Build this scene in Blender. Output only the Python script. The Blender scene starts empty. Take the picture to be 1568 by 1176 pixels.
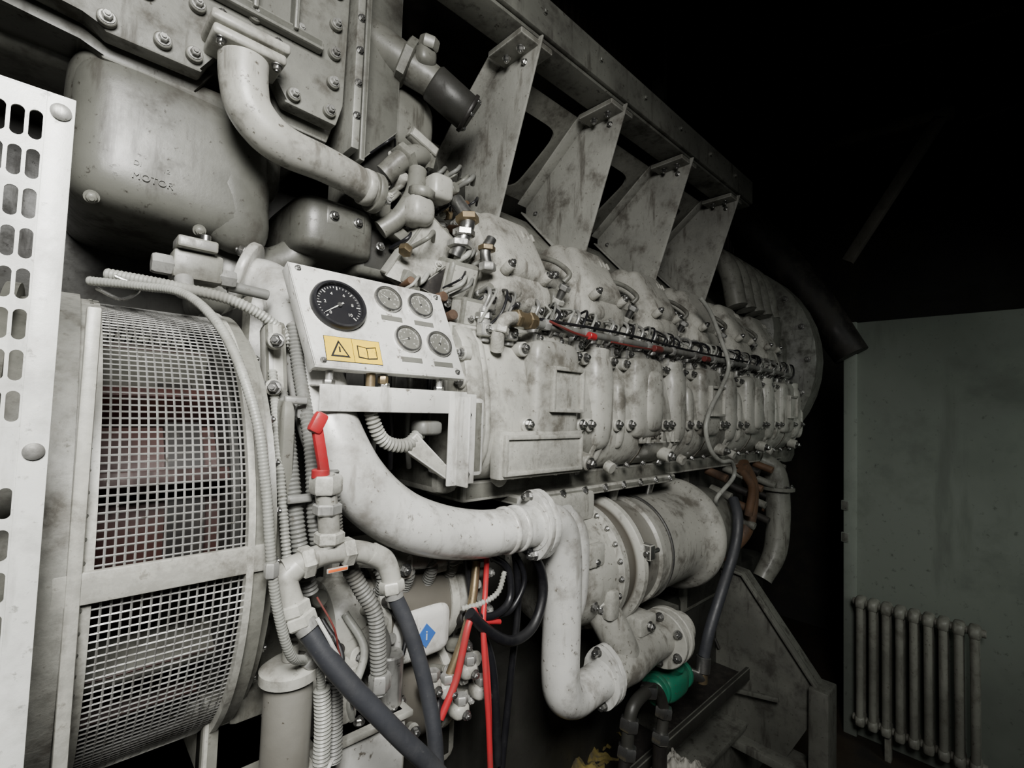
import bpy, bmesh, math, random
from mathutils import Vector, Matrix
random.seed(7)
H = 1.95   # eye height; all part coordinates below are relative to eye level
V = Vector

# ------------------------------------------------------------------ materials
MATS = {}
def new_mat(name):
    m = bpy.data.materials.new(name); m.use_nodes = True
    nt = m.node_tree; nt.nodes.clear()
    out = nt.nodes.new('ShaderNodeOutputMaterial')
    b = nt.nodes.new('ShaderNodeBsdfPrincipled')
    nt.links.new(b.outputs[0], out.inputs[0])
    MATS[name] = m
    return m, nt, b
def paint(name, col, dirt=(.055,.048,.036), amt=.5, rough=.42, metal=0.0, scale=9, bump=.12, fine=60, coat=0, vary=.35, wear=0.0):
    m, nt, b = new_mat(name)
    N = nt.nodes.new; L = nt.links.new
    tc = N('ShaderNodeTexCoord')
    def noise(sc, det=8, rg=.65, vec=None):
        n = N('ShaderNodeTexNoise'); n.inputs['Scale'].default_value = sc; n.inputs['Detail'].default_value = det; n.inputs['Roughness'].default_value = rg
        L(vec or tc.outputs['Object'], n.inputs['Vector']); return n.outputs[0]
    def rng(src, a, c, lo, hi):
        r = N('ShaderNodeMapRange'); r.interpolation_type = 'SMOOTHSTEP'
        r.inputs[1].default_value = a; r.inputs[2].default_value = c; r.inputs[3].default_value = lo; r.inputs[4].default_value = hi
        L(src, r.inputs[0]); return r.outputs[0]
    def mth(op, a, c):
        n = N('ShaderNodeMath'); n.operation = op; n.use_clamp = True
        for i, v in enumerate((a, c)):
            if isinstance(v, (int, float)): n.inputs[i].default_value = v
            else: L(v, n.inputs[i])
        return n.outputs[0]
    def mixc(fac, a, c):
        mx = N('ShaderNodeMix'); mx.data_type = 'RGBA'; L(fac, mx.inputs[0])
        for i, v in ((6, a), (7, c)):
            if isinstance(v, tuple): mx.inputs[i].default_value = (*v, 1)
            else: L(v, mx.inputs[i])
        return mx.outputs[2]
    n1 = noise(scale, 9); n2 = noise(fine, 6, .7); n3 = noise(scale*.33, 5, .6)
    mp = N('ShaderNodeMapping'); mp.inputs['Scale'].default_value = (1, 1, .18); L(tc.outputs['Object'], mp.inputs[0])
    streak = noise(scale*2.6, 6, .6, mp.outputs[0])
    base = mixc(rng(n3, .35, .65, 0, 1), tuple(c*(1-vary) for c in col), tuple(min(1, c*1.06) for c in col))
    patch = rng(n1, .48, .68, 0, amt); speck = rng(n2, .58, .70, 0, min(1, amt*1.5)); strk = rng(streak, .54, .70, 0, amt*.9)
    mask = mth('MAXIMUM', mth('MAXIMUM', patch, speck), strk)
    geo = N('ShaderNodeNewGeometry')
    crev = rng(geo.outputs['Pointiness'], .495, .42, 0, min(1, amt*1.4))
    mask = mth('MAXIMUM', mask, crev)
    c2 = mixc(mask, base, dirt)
    if wear:
        edge = mth('MULTIPLY', rng(geo.outputs['Pointiness'], .53, .60, 0, wear), rng(n2, .4, .6, .2, 1))
        c2 = mixc(edge, c2, tuple(min(1, c*1.35) for c in col))
    L(c2, b.inputs['Base Color'])
    L(mth('ADD', rng(n1, .3, .7, rough*.8, rough*1.25), mth('MULTIPLY', mask, .25)), b.inputs['Roughness'])
    b.inputs['Metallic'].default_value = metal
    b.inputs['Coat Weight'].default_value = coat; b.inputs['Coat Roughness'].default_value = .25
    if bump:
        bp = N('ShaderNodeBump'); bp.inputs['Strength'].default_value = bump; bp.inputs['Distance'].default_value = .004
        L(mth('ADD', n2, mth('MULTIPLY', n1, .6)), bp.inputs['Height']); L(bp.outputs[0], b.inputs['Normal'])
    return m
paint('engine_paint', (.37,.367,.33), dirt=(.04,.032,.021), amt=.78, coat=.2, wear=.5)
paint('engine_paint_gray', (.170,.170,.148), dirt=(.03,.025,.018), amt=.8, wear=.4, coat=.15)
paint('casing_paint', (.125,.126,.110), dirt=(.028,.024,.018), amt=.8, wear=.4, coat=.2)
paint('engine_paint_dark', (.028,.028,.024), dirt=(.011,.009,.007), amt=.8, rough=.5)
paint('white_paint', (.57,.57,.54), dirt=(.075,.060,.042), amt=.6, coat=.4, rough=.33, vary=.25)
paint('panel_white', (.62,.63,.60), amt=.4, rough=.36, vary=.15)
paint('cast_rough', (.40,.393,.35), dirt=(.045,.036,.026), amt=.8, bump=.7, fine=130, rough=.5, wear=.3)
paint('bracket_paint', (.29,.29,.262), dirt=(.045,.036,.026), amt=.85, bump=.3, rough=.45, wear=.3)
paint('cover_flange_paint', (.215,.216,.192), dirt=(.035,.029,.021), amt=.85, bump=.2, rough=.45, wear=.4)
paint('steel', (.42,.42,.41), amt=.6, rough=.28, metal=.95)
paint('galv', (.42,.42,.40), dirt=(.04,.035,.028), amt=.6, rough=.38, metal=.5, scale=20)
paint('mesh_wire', (.38,.38,.365), dirt=(.05,.045,.035), amt=.6, rough=.4, metal=.5, scale=14, bump=0)
paint('dark_steel', (.018,.016,.015), amt=.3, rough=.5, metal=.2)
paint('brass', (.22,.17,.10), amt=.6, rough=.4, metal=.7)
paint('rust_brown', (.10,.055,.030), dirt=(.03,.02,.014), amt=.7, rough=.6)
paint('rubber', (.032,.034,.040), dirt=(.055,.055,.055), amt=.3, rough=.5)
paint('black_plastic', (.008,.008,.010), dirt=(.02,.02,.02), amt=.3, rough=.4)
paint('red_plastic', (.40,.022,.028), amt=.4, rough=.4)
paint('red_dull', (.15,.025,.022), amt=.7, rough=.5)
paint('rotor_red', (.045,.014,.011), dirt=(.010,.006,.005), amt=.7, rough=.5)
paint('green_paint', (.010,.13,.075), amt=.5, rough=.4)
paint('yellow_label', (.80,.54,.02), amt=.2, rough=.4, bump=0)
paint('blue_label', (.04,.13,.42), amt=.1, rough=.4, bump=0)
paint('orange_tag', (.75,.14,.03), amt=.1, rough=.4)
paint('conduit_gray', (.17,.172,.16), amt=.6, rough=.5)
paint('cable_gray', (.33,.335,.305), amt=.5, rough=.45)
paint('frame_gray', (.125,.127,.110), dirt=(.02,.017,.013), amt=.78, rough=.5)
paint('wall_paint', (.20,.225,.195), dirt=(.10,.11,.095), amt=.6, rough=.75, scale=1.6, fine=25)
paint('radiator_paint', (.22,.22,.19), amt=.6, rough=.5)
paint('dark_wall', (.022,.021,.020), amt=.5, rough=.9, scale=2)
paint('brace_paint', (.12,.11,.095), amt=.5, rough=.7)
paint('floor_conc', (.036,.027,.018), dirt=(.006,.005,.004), amt=.9, rough=.6, scale=2.5, bump=.5, fine=30)
paint('rib_brown', (.040,.028,.023), amt=.6, rough=.6)
paint('rag_cloth', (.18,.14,.035), amt=.95, rough=.95, scale=14)
paint('rag_gray', (.30,.29,.26), amt=.8, rough=.95, scale=14)
paint('dial_face', (.014,.014,.016), amt=.05, rough=.2, bump=0)
paint('dial_face_gray', (.13,.13,.115), amt=.2, rough=.3, bump=0)

# ------------------------------------------------------------------ builder
def top(name):
    e = bpy.data.objects.new(name, None); bpy.context.scene.collection.objects.link(e)
    e.empty_display_size = .1
    return e
def frame_from(n, hint=None):
    n = n.normalized()
    h = hint if hint else (V((0,0,1)) if abs(n.z) < .9 else V((1,0,0)))
    a = h.cross(n).normalized(); b = n.cross(a).normalized()
    return a, b, n
class B:
    def __init__(s, name, parent, mat='engine_paint', angle=38):
        s.name = name; s.parent = parent; s.bm = bmesh.new(); s.mats = []; s.mat = mat; s.angle = angle
    def mi(s, mat):
        mat = mat or s.mat
        if mat not in s.mats: s.mats.append(mat)
        return s.mats.index(mat)
    def grid(s, rings, closed=True, cap0=True, cap1=True, mat=None):
        mi = s.mi(mat); vs = [[s.bm.verts.new(p) for p in r] for r in rings]
        n = len(rings[0])
        for a, b in zip(vs[:-1], vs[1:]):
            for i in range(n if closed else n-1):
                j = (i+1) % n
                try:
                    f = s.bm.faces.new((a[i], a[j], b[j], b[i])); f.material_index = mi
                except ValueError: pass
        for c, r in ((cap0, vs[0][::-1]), (cap1, vs[-1])):
            if c and closed:
                f = s.bm.faces.new(r); f.material_index = mi
    def lathe(s, p0, axis, prof, seg=32, mat=None, caps=True, sy=1.0, hint=None):
        p0 = V(p0); a, b, n = frame_from(V(axis), hint)
        rings = []
        for t, r in prof:
            c = p0 + n*t
            rings.append([c + (a*math.cos(2*math.pi*i/seg) + b*sy*math.sin(2*math.pi*i/seg))*max(r, 1e-4) for i in range(seg)])
        s.grid(rings, cap0=caps, cap1=caps, mat=mat)
    def cyl(s, p0, p1, r, r1=None, seg=24, mat=None, ch=None):
        p0 = V(p0); p1 = V(p1); d = p1-p0; l = d.length; r1 = r if r1 is None else r1
        c = min(r, r1, l)*.12 if ch is None else ch
        s.lathe(p0, d, [(0, r-c), (c, r), (l-c, r1), (l, r1-c)], seg, mat)
    def box(s, c, size, R=None, bev=.003, mat=None):
        mi = s.mi(mat); c = V(c); hx, hy, hz = [k/2 for k in size]
        vs = []
        for x in (-1, 1):
            for y in (-1, 1):
                for z in (-1, 1):
                    p = V((x*hx, y*hy, z*hz))
                    if R: p = R @ p
                    vs.append(s.bm.verts.new(c+p))
        fs = []
        for q in ((0,1,3,2),(4,6,7,5),(0,4,5,1),(2,3,7,6),(0,2,6,4),(1,5,7,3)):
            f = s.bm.faces.new([vs[i] for i in q]); f.material_index = mi; fs.append(f)
        if bev:
            es = list({e for f in fs for e in f.edges})
            bmesh.ops.bevel(s.bm, geom=es, offset=min(bev, min(size)*.45), segments=2, affect='EDGES', profile=.5)
    def bx(s, x0, x1, y0, y1, z0, z1, **k):
        s.box(((x0+x1)/2, (y0+y1)/2, (z0+z1)/2), (abs(x1-x0), abs(y1-y0), abs(z1-z0)), **k)
    def frameplate(s, c, w, h, t=.012, d=.010, mat=None, inner=None):
        # raised rectangular rim around a recessed plate, facing -Y
        x, y, z = c
        s.box((x, y+d*.4, z), (w-t, d*.6, h-t), bev=.001, mat=inner or mat)
        for sx in (-1, 1): s.box((x+sx*(w-t)/2, y, z), (t, d, h), bev=.003, mat=mat)
        for sz in (-1, 1): s.box((x, y, z+sz*(h-t)/2), (w-t*.5, d*.98, t), bev=.003, mat=mat)
    def prism(s, pts, ext, bev=.002, mat=None):
        mi = s.mi(mat); ext = V(ext); a = [s.bm.verts.new(V(p)) for p in pts]; b = [s.bm.verts.new(V(p)+ext) for p in pts]
        fs = [s.bm.faces.new(a[::-1]), s.bm.faces.new(b)]; n = len(pts)
        for i in range(n): fs.append(s.bm.faces.new((a[i], a[(i+1)%n], b[(i+1)%n], b[i])))
        for f in fs: f.material_index = mi
        if bev:
            es = list({e for f in fs for e in f.edges})
            bmesh.ops.bevel(s.bm, geom=es, offset=bev, segments=2, affect='EDGES', profile=.5)
    def sq(s, c, ax, e1=.5, e2=.5, nu=32, nv=18, mat=None):
        # superellipsoid casting; ax = three half-axis vectors
        c = V(c); A = [V(a) for a in ax]
        sp = lambda v, e: math.copysign(abs(v)**e, v)
        rings = []
        for j in range(nv+1):
            ph = -math.pi/2 + math.pi*j/nv
            cp, s_ = sp(math.cos(ph), e1), sp(math.sin(ph), e1)
            if j in (0, nv): cp = .004
            rings.append([c + A[0]*cp*sp(math.cos(2*math.pi*i/nu), e2) + A[1]*cp*sp(math.sin(2*math.pi*i/nu), e2) + A[2]*s_ for i in range(nu)])
        s.grid(rings, mat=mat)
    def tube(s, pts, r, seg=16, mat=None, sub=8, rib=0, ribamp=.12, caps=True):
        P = [V(p) for p in pts]; R = r if isinstance(r, (list, tuple)) else [r]*len(P)
        Q = [P[0]*2-P[1]] + P + [P[-1]*2-P[-2]]
        dense = []; rad = []
        for i in range(1, len(Q)-2):
            p0, p1, p2, p3 = Q[i-1:i+3]
            for k in range(sub):
                t = k/sub
                dense.append(.5*((2*p1)+(p2-p0)*t+(2*p0-5*p1+4*p2-p3)*t*t+(3*p1-p0-3*p2+p3)*t**3))
                rad.append(R[i-1]*(1-t)+R[i]*t)
        dense.append(P[-1]); rad.append(R[-1])
        if rib:
            L = [0]
            for a, b in zip(dense[:-1], dense[1:]): L.append(L[-1]+(b-a).length)
            n = max(4, int(L[-1]/(rib/4))); nd = []; nr = []; j = 0
            for k in range(n+1):
                d = L[-1]*k/n
                while j < len(L)-2 and L[j+1] < d: j += 1
                t = (d-L[j])/max(1e-9, L[j+1]-L[j])
                nd.append(dense[j].lerp(dense[j+1], min(1, t))); nr.append((rad[j]*(1-t)+rad[j+1]*t)*(1+ribamp*(-1, 0, 1, 0)[k % 4]))
            dense, rad = nd, nr
        T = [(dense[min(i+1, len(dense)-1)]-dense[max(i-1, 0)]).normalized() for i in range(len(dense))]
        a, b, _ = frame_from(T[0]); rings = []
        for i, (p, t) in enumerate(zip(dense, T)):
            a = (a - t*a.dot(t)).normalized(); b = t.cross(a)
            rings.append([p+(a*math.cos(2*math.pi*k/seg)+b*math.sin(2*math.pi*k/seg))*rad[i] for k in range(seg)])
        s.grid(rings, cap0=caps, cap1=caps, mat=mat)
    def bolt(s, p, n, r=.009, mat='steel', h=None, washer=True):
        p = V(p); n = V(n).normalized(); h = h or r*1.1
        if washer: s.lathe(p, n, [(0, r*1.35), (r*.25, r*1.35)], 16, mat)
        s.lathe(p, n, [(r*.2, r), (h*.8+r*.2, r), (h+r*.2, r*.8)], 6, mat)
        s.lathe(p, n, [(h, r*.5), (h+r*.55, r*.45)], 10, mat)
    def nut(s, p, d, r, l, mat=None):
        d = V(d).normalized(); s.lathe(V(p)-d*l/2, d, [(0, r*.88), (l*.15, r), (l*.85, r), (l, r*.88)], 6, mat)
    def flange(s, p, ax, r, th, n=6, br=.009, sy=1.0, mat=None, hint=None, side=1):
        p = V(p); a, b, nn = frame_from(V(ax), hint)
        s.lathe(p, ax, [(0, r*.97), (th*.15, r), (th*.85, r), (th, r*.97)], 36, mat, sy=sy, hint=hint)
        for i in range(n):
            an = 2*math.pi*(i+.5)/n
            q = p+(a*math.cos(an)+b*sy*math.sin(an))*(r-br*1.7)
            if side >= 0: s.bolt(q+nn*th, nn, br)
            if side <= 0: s.bolt(q, -nn, br)
    def fitting(s, pts, r, mat='steel', nuts=True):
        s.tube(pts, r, seg=12, mat=mat)
        if nuts:
            s.nut(pts[0], V(pts[1])-V(pts[0]), r*1.7, r*2, mat); s.nut(pts[-1], V(pts[-1])-V(pts[-2]), r*1.7, r*2, mat)
    def text(s, txt, p, size, xdir, up, mat=None, depth=.002):
        cu = bpy.data.curves.new('t', 'FONT'); cu.body = txt; cu.size = size; cu.extrude = depth; cu.align_x = 'CENTER'; cu.align_y = 'CENTER'
        o = bpy.data.objects.new('t', cu); bpy.context.scene.collection.objects.link(o)
        dg = bpy.context.evaluated_depsgraph_get(); me = bpy.data.meshes.new_from_object(o.evaluated_get(dg))
        x = V(xdir).normalized(); z = x.cross(V(up)).normalized(); y = z.cross(x)
        M = Matrix.Translation(V(p)) @ Matrix((x, y, z)).transposed().to_4x4()
        me.transform(M); mi = s.mi(mat); n0 = len(s.bm.faces); s.bm.from_mesh(me); s.bm.faces.ensure_lookup_table()
        for f in s.bm.faces[n0:]: f.material_index = mi
        bpy.data.objects.remove(o); bpy.data.meshes.remove(me)
    def done(s):
        bm = s.bm
        bmesh.ops.recalc_face_normals(bm, faces=bm.faces)
        bmesh.ops.translate(bm, verts=bm.verts, vec=(0, 0, H))
        me = bpy.data.meshes.new(s.name); bm.to_mesh(me); bm.free()
        for m in s.mats: me.materials.append(MATS[m])
        me.shade_smooth(); me.set_sharp_from_angle(angle=math.radians(s.angle))
        o = bpy.data.objects.new(s.name, me); bpy.context.scene.collection.objects.link(o)
        if s.parent: o.parent = s.parent
        return o
RX = lambda deg: Matrix.Rotation(math.radians(deg), 3, 'X')
RY = lambda deg: Matrix.Rotation(math.radians(deg), 3, 'Y')
RZ = lambda deg: Matrix.Rotation(math.radians(deg), 3, 'Z')

# ------------------------------------------------------------------ room shell
def slab(name, x0, x1, y0, y1, z0, z1, mat):
    b = B(name, None, mat); b.bx(x0, x1, y0, y1, z0, z1, bev=0); return b.done()
slab('floor', -3, 5.4, -3, 4.2, -H-.1, -H, 'floor_conc')
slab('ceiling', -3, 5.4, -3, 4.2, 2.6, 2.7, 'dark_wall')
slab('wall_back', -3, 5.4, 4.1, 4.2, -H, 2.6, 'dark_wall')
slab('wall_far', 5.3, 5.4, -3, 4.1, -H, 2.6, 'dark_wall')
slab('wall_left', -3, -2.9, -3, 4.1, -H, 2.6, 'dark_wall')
# painted partition at the end of the room
b = B('partition_wall', None, 'wall_paint')
b.bx(3.72, 3.84, -2.6, .77, -H, .62, bev=.01)
b.bx(3.69, 3.73, .72, .79, -H, .62, bev=.005, mat='wall_paint')
for z in (-.55, -.75): b.bx(3.68, 3.72, .76, .80, z-.03, z+.03, mat='frame_gray')
b.done()

# cast iron radiator
r = top('cast_iron_radiator')
b = B('sections', r, 'radiator_paint')
n = 9
for i in range(n):
    y = .68 - i*.062
    for dx in (3.56, 3.63):
        b.cyl((dx, y, -1.76), (dx, y, -1.12), .019, seg=12)
    b.sq((3.595, y, -1.10), ((.06,0,0), (0,.027,0), (0,0,.035)), .6, .6, 16, 8)
    b.sq((3.595, y, -1.78), ((.06,0,0), (0,.027,0), (0,0,.035)), .6, .6, 16, 8)
    b.bx(3.545, 3.645, y-.006, y+.006, -1.76, -1.12, bev=.002)
b.cyl((3.595, .72, -1.10), (3.595, .14, -1.10), .02); b.cyl((3.595, .72, -1.78), (3.595, .14, -1.78), .02)
for y in (.55, .25): b.bx(3.57, 3.62, y-.015, y+.015, -H, -1.77)
b.done()

# ceiling services and braces
r = top('exhaust_duct')
b = B('duct', r, 'dark_steel')
b.tube([(3.55,1.75,1.9),(3.6,1.35,1.35),(3.64,1.0,.85),(3.66,.74,.40)], [.15,.14,.12,.10], seg=24)
b.done()
r = top('ceiling_pipe')
b = B('pipe', r, 'dark_steel')
b.tube([(4.2,2.0,1.9),(4.2,.6,1.95),(4.2,-1.0,2.0)], .06)
b.tube([(3.5,1.2,2.5),(3.7,.2,2.3),(3.7,-1.2,2.35)], .035)
b.done()
r = top('steel_brace')
b = B('beams', r, 'brace_paint')
def beam(b, p0, p1, w=.05, mat=None):
    p0 = V(p0); p1 = V(p1); a, c, n = frame_from(p1-p0); R = Matrix((a, c, n)).transposed()
    b.box((p0+p1)/2, (w, w, (p1-p0).length), R=R, mat=mat)
beam(b, (3.7,.31,1.79), (3.7,.77,1.02), .06); beam(b, (3.7,1.3,1.86), (3.7,.25,1.80), .06)
b.done()

# ------------------------------------------------------------------ overhead radiator frame with brackets
fr = top('overhead_support_frame')
b = B('edge_rail', fr, 'frame_gray')
b.bx(.55, 2.55, .94, .955, 1.085, 1.19)
b.bx(.55, 2.55, .94, 1.10, 1.185, 1.20)
b.bx(.55, 2.55, .955, 1.06, 1.075, 1.087)
for i in range(7): b.bolt((.7+i*.27, .94, 1.15), (0,-1,0), .007, mat='frame_gray')
b.bx(2.27, 2.31, 1.30, 1.36, 1.2, 2.6); b.bx(2.27, 2.36, 1.36, 1.37, 1.2, 2.6)
b.done()
b = B('ribbed_cowl', fr, 'rib_brown')
for i in range(40):
    x = .4+i*.047
    b.bx(x, x+.022, 1.36, 1.40, 1.2, 2.58, bev=.004)
b.bx(.3, 2.3, 1.40, 1.44, 1.19, 2.58, mat='dark_steel')
b.bx(.3, 2.55, 1.10, 1.5, 1.17, 1.20, mat='dark_steel')
for i in range(26):
    x = 2.36+i*.05
    b.bx(x, x+.02, 1.46, 1.5, 1.2, 2.58, bev=.004, mat='dark_steel')
b.bx(2.3, 3.7, 1.5, 1.54, .9, 2.58, mat='dark_wall')
b.done()
BX = [.965, 1.40, 1.90, 2.39]
for k, x in enumerate(BX):
    b = B('gusset_bracket_%d' % (k+1), fr, 'bracket_paint')
    P = [(x,.94,1.08), (x,1.125,.535), (x,1.150,.530), (x,1.43,.81), (x,1.43,.845), (x,1.10,1.10)]
    b.prism(P, (.007,0,0))
    def lip(p, q, w, th=.006):
        p = V(p); q = V(q); d = (q-p).normalized(); nn = V((1,0,0)).cross(d)
        b.prism([p, q, q+V((-w,0,0)), p+V((-w,0,0))], nn*th, bev=.001)
    lip((x,1.43,.845), (x,1.10,1.10), .05); lip((x,1.150,.530), (x,1.43,.81), .03)
    b.bx(x-.07, x+.06, .955, 1.10, 1.055, 1.073, mat='engine_paint_gray')
    b.bolt((x-.03, 1.0, 1.055), (0,0,-1), .01); b.bolt((x-.03, 1.06, 1.055), (0,0,-1), .01)
    b.bolt((x-.0, 1.01, 1.03), (-1,0,0), .008)
    b.bolt((x, 1.17, .59), (-1,0,0), .007); b.bolt((x, 1.37, .80), (-1,0,0), .007)
    b.cyl((x-.03,1.15,.545),(x-.03,1.19,.50), .014, mat='steel')
    b.done()
b = B('web_plate', fr, 'engine_paint_gray')
for x0, x1 in zip(BX[:-1], BX[1:]):
    def q(u, v): # u along X, v down slope
        return V((x0+(x1-x0)*u, 1.12+.34*v, 1.08-.20*v))
    outer = []; inner = []
    for i in range(48):
        an = 2*math.pi*i/48; c, s_ = math.cos(an), math.sin(an)
        m = max(abs(c), abs(s_)); outer.append(q(.5+.5*c/m, .5+.5*s_/m))
        sp = lambda v: math.copysign(abs(v)**.35, v)
        inner.append(q(.5+.33*sp(c), .56+.36*sp(s_)))
    off = V((0,.006,.006))
    b.grid([outer, inner, [p+off for p in inner], [p+off for p in outer], outer], cap0=False, cap1=False)
b.done()

# ------------------------------------------------------------------ diesel engine
en = top('diesel_engine')
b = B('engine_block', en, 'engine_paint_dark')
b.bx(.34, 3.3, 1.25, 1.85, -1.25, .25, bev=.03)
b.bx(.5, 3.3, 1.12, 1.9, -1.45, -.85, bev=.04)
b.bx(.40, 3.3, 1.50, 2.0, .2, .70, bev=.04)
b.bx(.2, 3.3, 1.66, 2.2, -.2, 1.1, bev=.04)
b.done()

# crankcase side / charge manifold castings
prof = [(1.20,.20),(1.05,.205),(1.0,.19),(.972,.155),(.955,.10),(.942,.04),(.934,-.02),(.933,-.06),(.942,-.11),(.962,-.15),(.992,-.185),(1.04,-.205),(1.2,-.215)]
b = B('charge_air_manifold', en, 'engine_paint')
def seg_profile(x0, x1, sc=1.0, mat=None):
    rings = []
    for x, k in ((x0, .975), (x0+.008, 1.0), (x1-.008, 1.0), (x1, .975)):
        rings.append([V((x, 1.1+(y-1.1)*k*sc, z*k*sc)) for y, z in prof])
    b.grid(rings, mat=mat)
X0 = .79; PIT = .50
S = random.Random(11)
for k in range(5):
    x0 = X0 + k*PIT
    seg_profile(x0, x0+PIT-.014)
    seg_profile(x0+PIT-.02, x0+PIT+.006, .90, mat='engine_paint_dark')
    seg_profile(x0+.0, x0+.022, 1.045); seg_profile(x0+PIT-.036, x0+PIT-.014, 1.045)
    seg_profile(x0+.255, x0+.268, 1.02)
    lx = x0+.265
    b.sq((lx, .975, .05), ((.100,0,0),(0,.065,0),(0,0,.145)), .30, .38, 36, 20)
    b.sq((lx, .995, .155), ((.085,0,0),(0,.055,0),(0,0,.07)), .5, .6, 28, 12)
    if k in (0, 2, 4):
        b.frameplate((lx+.022, .903, .055), .140, .130, .012, .020)
    else:
        b.sq((lx+.02, .925, .04), ((.055,0,0),(0,.03,0),(0,0,.11)), .5, .7, 24, 14)
    lx2 = x0+.50 if k < 4 else x0+.44
    b.sq((lx2, .975, .03), ((.062,0,0),(0,.065,0),(0,0,.160)), .55, .8, 28, 18)
    b.cyl((lx2,.98,.10),(lx2,.97,.205), .05)
    b.sq((lx2+.11, .965, -.01), ((.03,0,0),(0,.04,0),(0,0,.12)), .6, .8, 20, 14)
    for xx in (lx-.115, lx+.118, lx2-.075, lx2+.075):
        for z, r in ((.165,.0105), (-.045,.0115)):
            yy = .94 if z < 0 else .965
            b.cyl((xx,yy+.03,z),(xx,yy-.018,z-.003), .021, mat='engine_paint'); b.bolt((xx,yy-.018,z), (0,-1,0), r, mat='steel')
    if k == 0:
        b.box((x0+.205, .93, -.125), (.335, .04, .125), bev=.007); b.frameplate((x0+.205, .906, -.125), .315, .105, .012, .014)
    b.cyl((x0+.43,.97,-.155),(x0+.43,.925,-.165), .026); b.bolt((x0+.43,.925,-.165), (0,-1,-.2), .014)
    b.cyl((x0+.08,.97,-.185),(x0+.08,.945,-.195), .02); b.bolt((x0+.40,.96,-.19), (0,-1,-.4), .010)
    for dx in (.15,.22,.33): b.bolt((x0+dx,.985,-.19),(0,-1,-.7), .009)
b.text('DIESEL V12', (X0+PIT+.36, .930, -.095), .058, (1,0,0), (0,0,1), depth=.006)
# front end plate
seg_profile(.735, .79, 1.07)
for z in (-.175,-.10,-.02,.06,.13): b.cyl((.75,.955,z),(.728,.955,z), .018); b.bolt((.728, .955, z), (-1,0,0), .010)
b.bx(.68, .75, .97, 1.2, -.22, .15, bev=.02, mat='engine_paint_gray')
b.bx(.72, 3.28, 1.0, 1.2, .17, .215, bev=.01, mat='engine_paint_gray')
b.bx(.80, 3.28, 1.02, 1.2, -.26, -.20, bev=.01, mat='engine_paint_gray')
b.done()

# cylinder heads, rocker covers, fuel gear
tdir = V((0,.50,.866)); ndir = V((0,-.866,.50))
for k in range(6):
    x = 1.0 + k*.41
    b = B('cylinder_head_%d' % (k+1), en, 'engine_paint_gray')
    b.box((x, 1.42, .60), (.37, .26, .26), R=RX(45), bev=.02)
    b.box((x, 1.36, .34), (.34, .30, .22), R=RX(25), bev=.02, mat='engine_paint_dark')
    b.box((x, 1.14, .245), (.36, .22, .06), R=RX(28), bev=.010, mat='engine_paint')
    for dx in (-.16,-.09,-.02,.05,.12):
        b.cyl((x+dx,1.10,.24),(x+dx,1.06,.275), .018); b.bolt((x+dx, 1.06, .275), (0,-.6,.8), .011)
    xm = x+.205
    b.box((xm, 1.21, .40), (.030, .14, .22), R=RX(30), bev=.012, mat='engine_paint_dark')
    b.sq((xm, 1.10, .34), ((.026,0,0),(0,.040,0),(0,0,.065)), .5, .5, 16, 10)
    b.cyl((xm,1.09,.32),(xm,1.03,.41), .014, mat='steel'); b.nut((xm,1.035,.40), (0,-.55,.8), .021, .018, 'galv'); b.nut((xm,1.065,.36), (0,-.55,.8), .024, .018, 'engine_paint')
    b.bolt((xm,1.08,.45), (-.2,-1,.3), .011); b.bolt((xm-.01,1.03,.31), (0,-1,.3), .010)
    b.tube([(xm,1.04,.42),(xm+.015,1.03,.45),(xm+.015,1.09,.50),(xm+.0,1.16,.53)], .009, mat='engine_paint_gray')
    b.done()
    b = B('rocker_cover_%d' % (k+1), en, 'cast_rough', angle=60)
    c0 = V((x, 1.200, .40))
    b.sq(c0, (V((.140,0,0)), tdir*.180, ndir*.152), .36, .30, 48, 24)
    b.sq(c0+tdir*.015, (V((.112,0,0)), tdir*.125, ndir*.182), .30, .30, 48, 20)
    b.sq(c0-ndir*.01, (V((.163,0,0)), tdir*.20, ndir*.030), .22, .28, 44, 10, mat='engine_paint')
    for dx in (-.145,.145):
        for t in (-.155,.0,.155):
            p = c0+V((dx,0,0))+tdir*t
            b.cyl(p, p+ndir*.045, .018); b.bolt(p+ndir*.045, ndir, .010)
    for i in range(3): b.box(c0+V((.04+.022*i,0,0))+tdir*.06+ndir*.180, (.010,.03,.010), R=RX(60), bev=.003)
    for dx in (-.08,.08): b.cyl(c0+V((dx,0,0))-tdir*.10+ndir*.15, c0+V((dx,0,0))-tdir*.10+ndir*.185, .016); b.bolt(c0+V((dx,0,0))-tdir*.10+ndir*.185, ndir, .010)
    b.sq(c0+V((-.06,0,0))-tdir*.13+ndir*.10, (V((.05,0,0)), tdir*.04, ndir*.05), .6,.6,20,10)
    b.sq(c0+V((.05,0,0))-tdir*.15+ndir*.09, (V((.06,0,0)), tdir*.03, ndir*.045), .5,.6,20,10)
    b.done()
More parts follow.
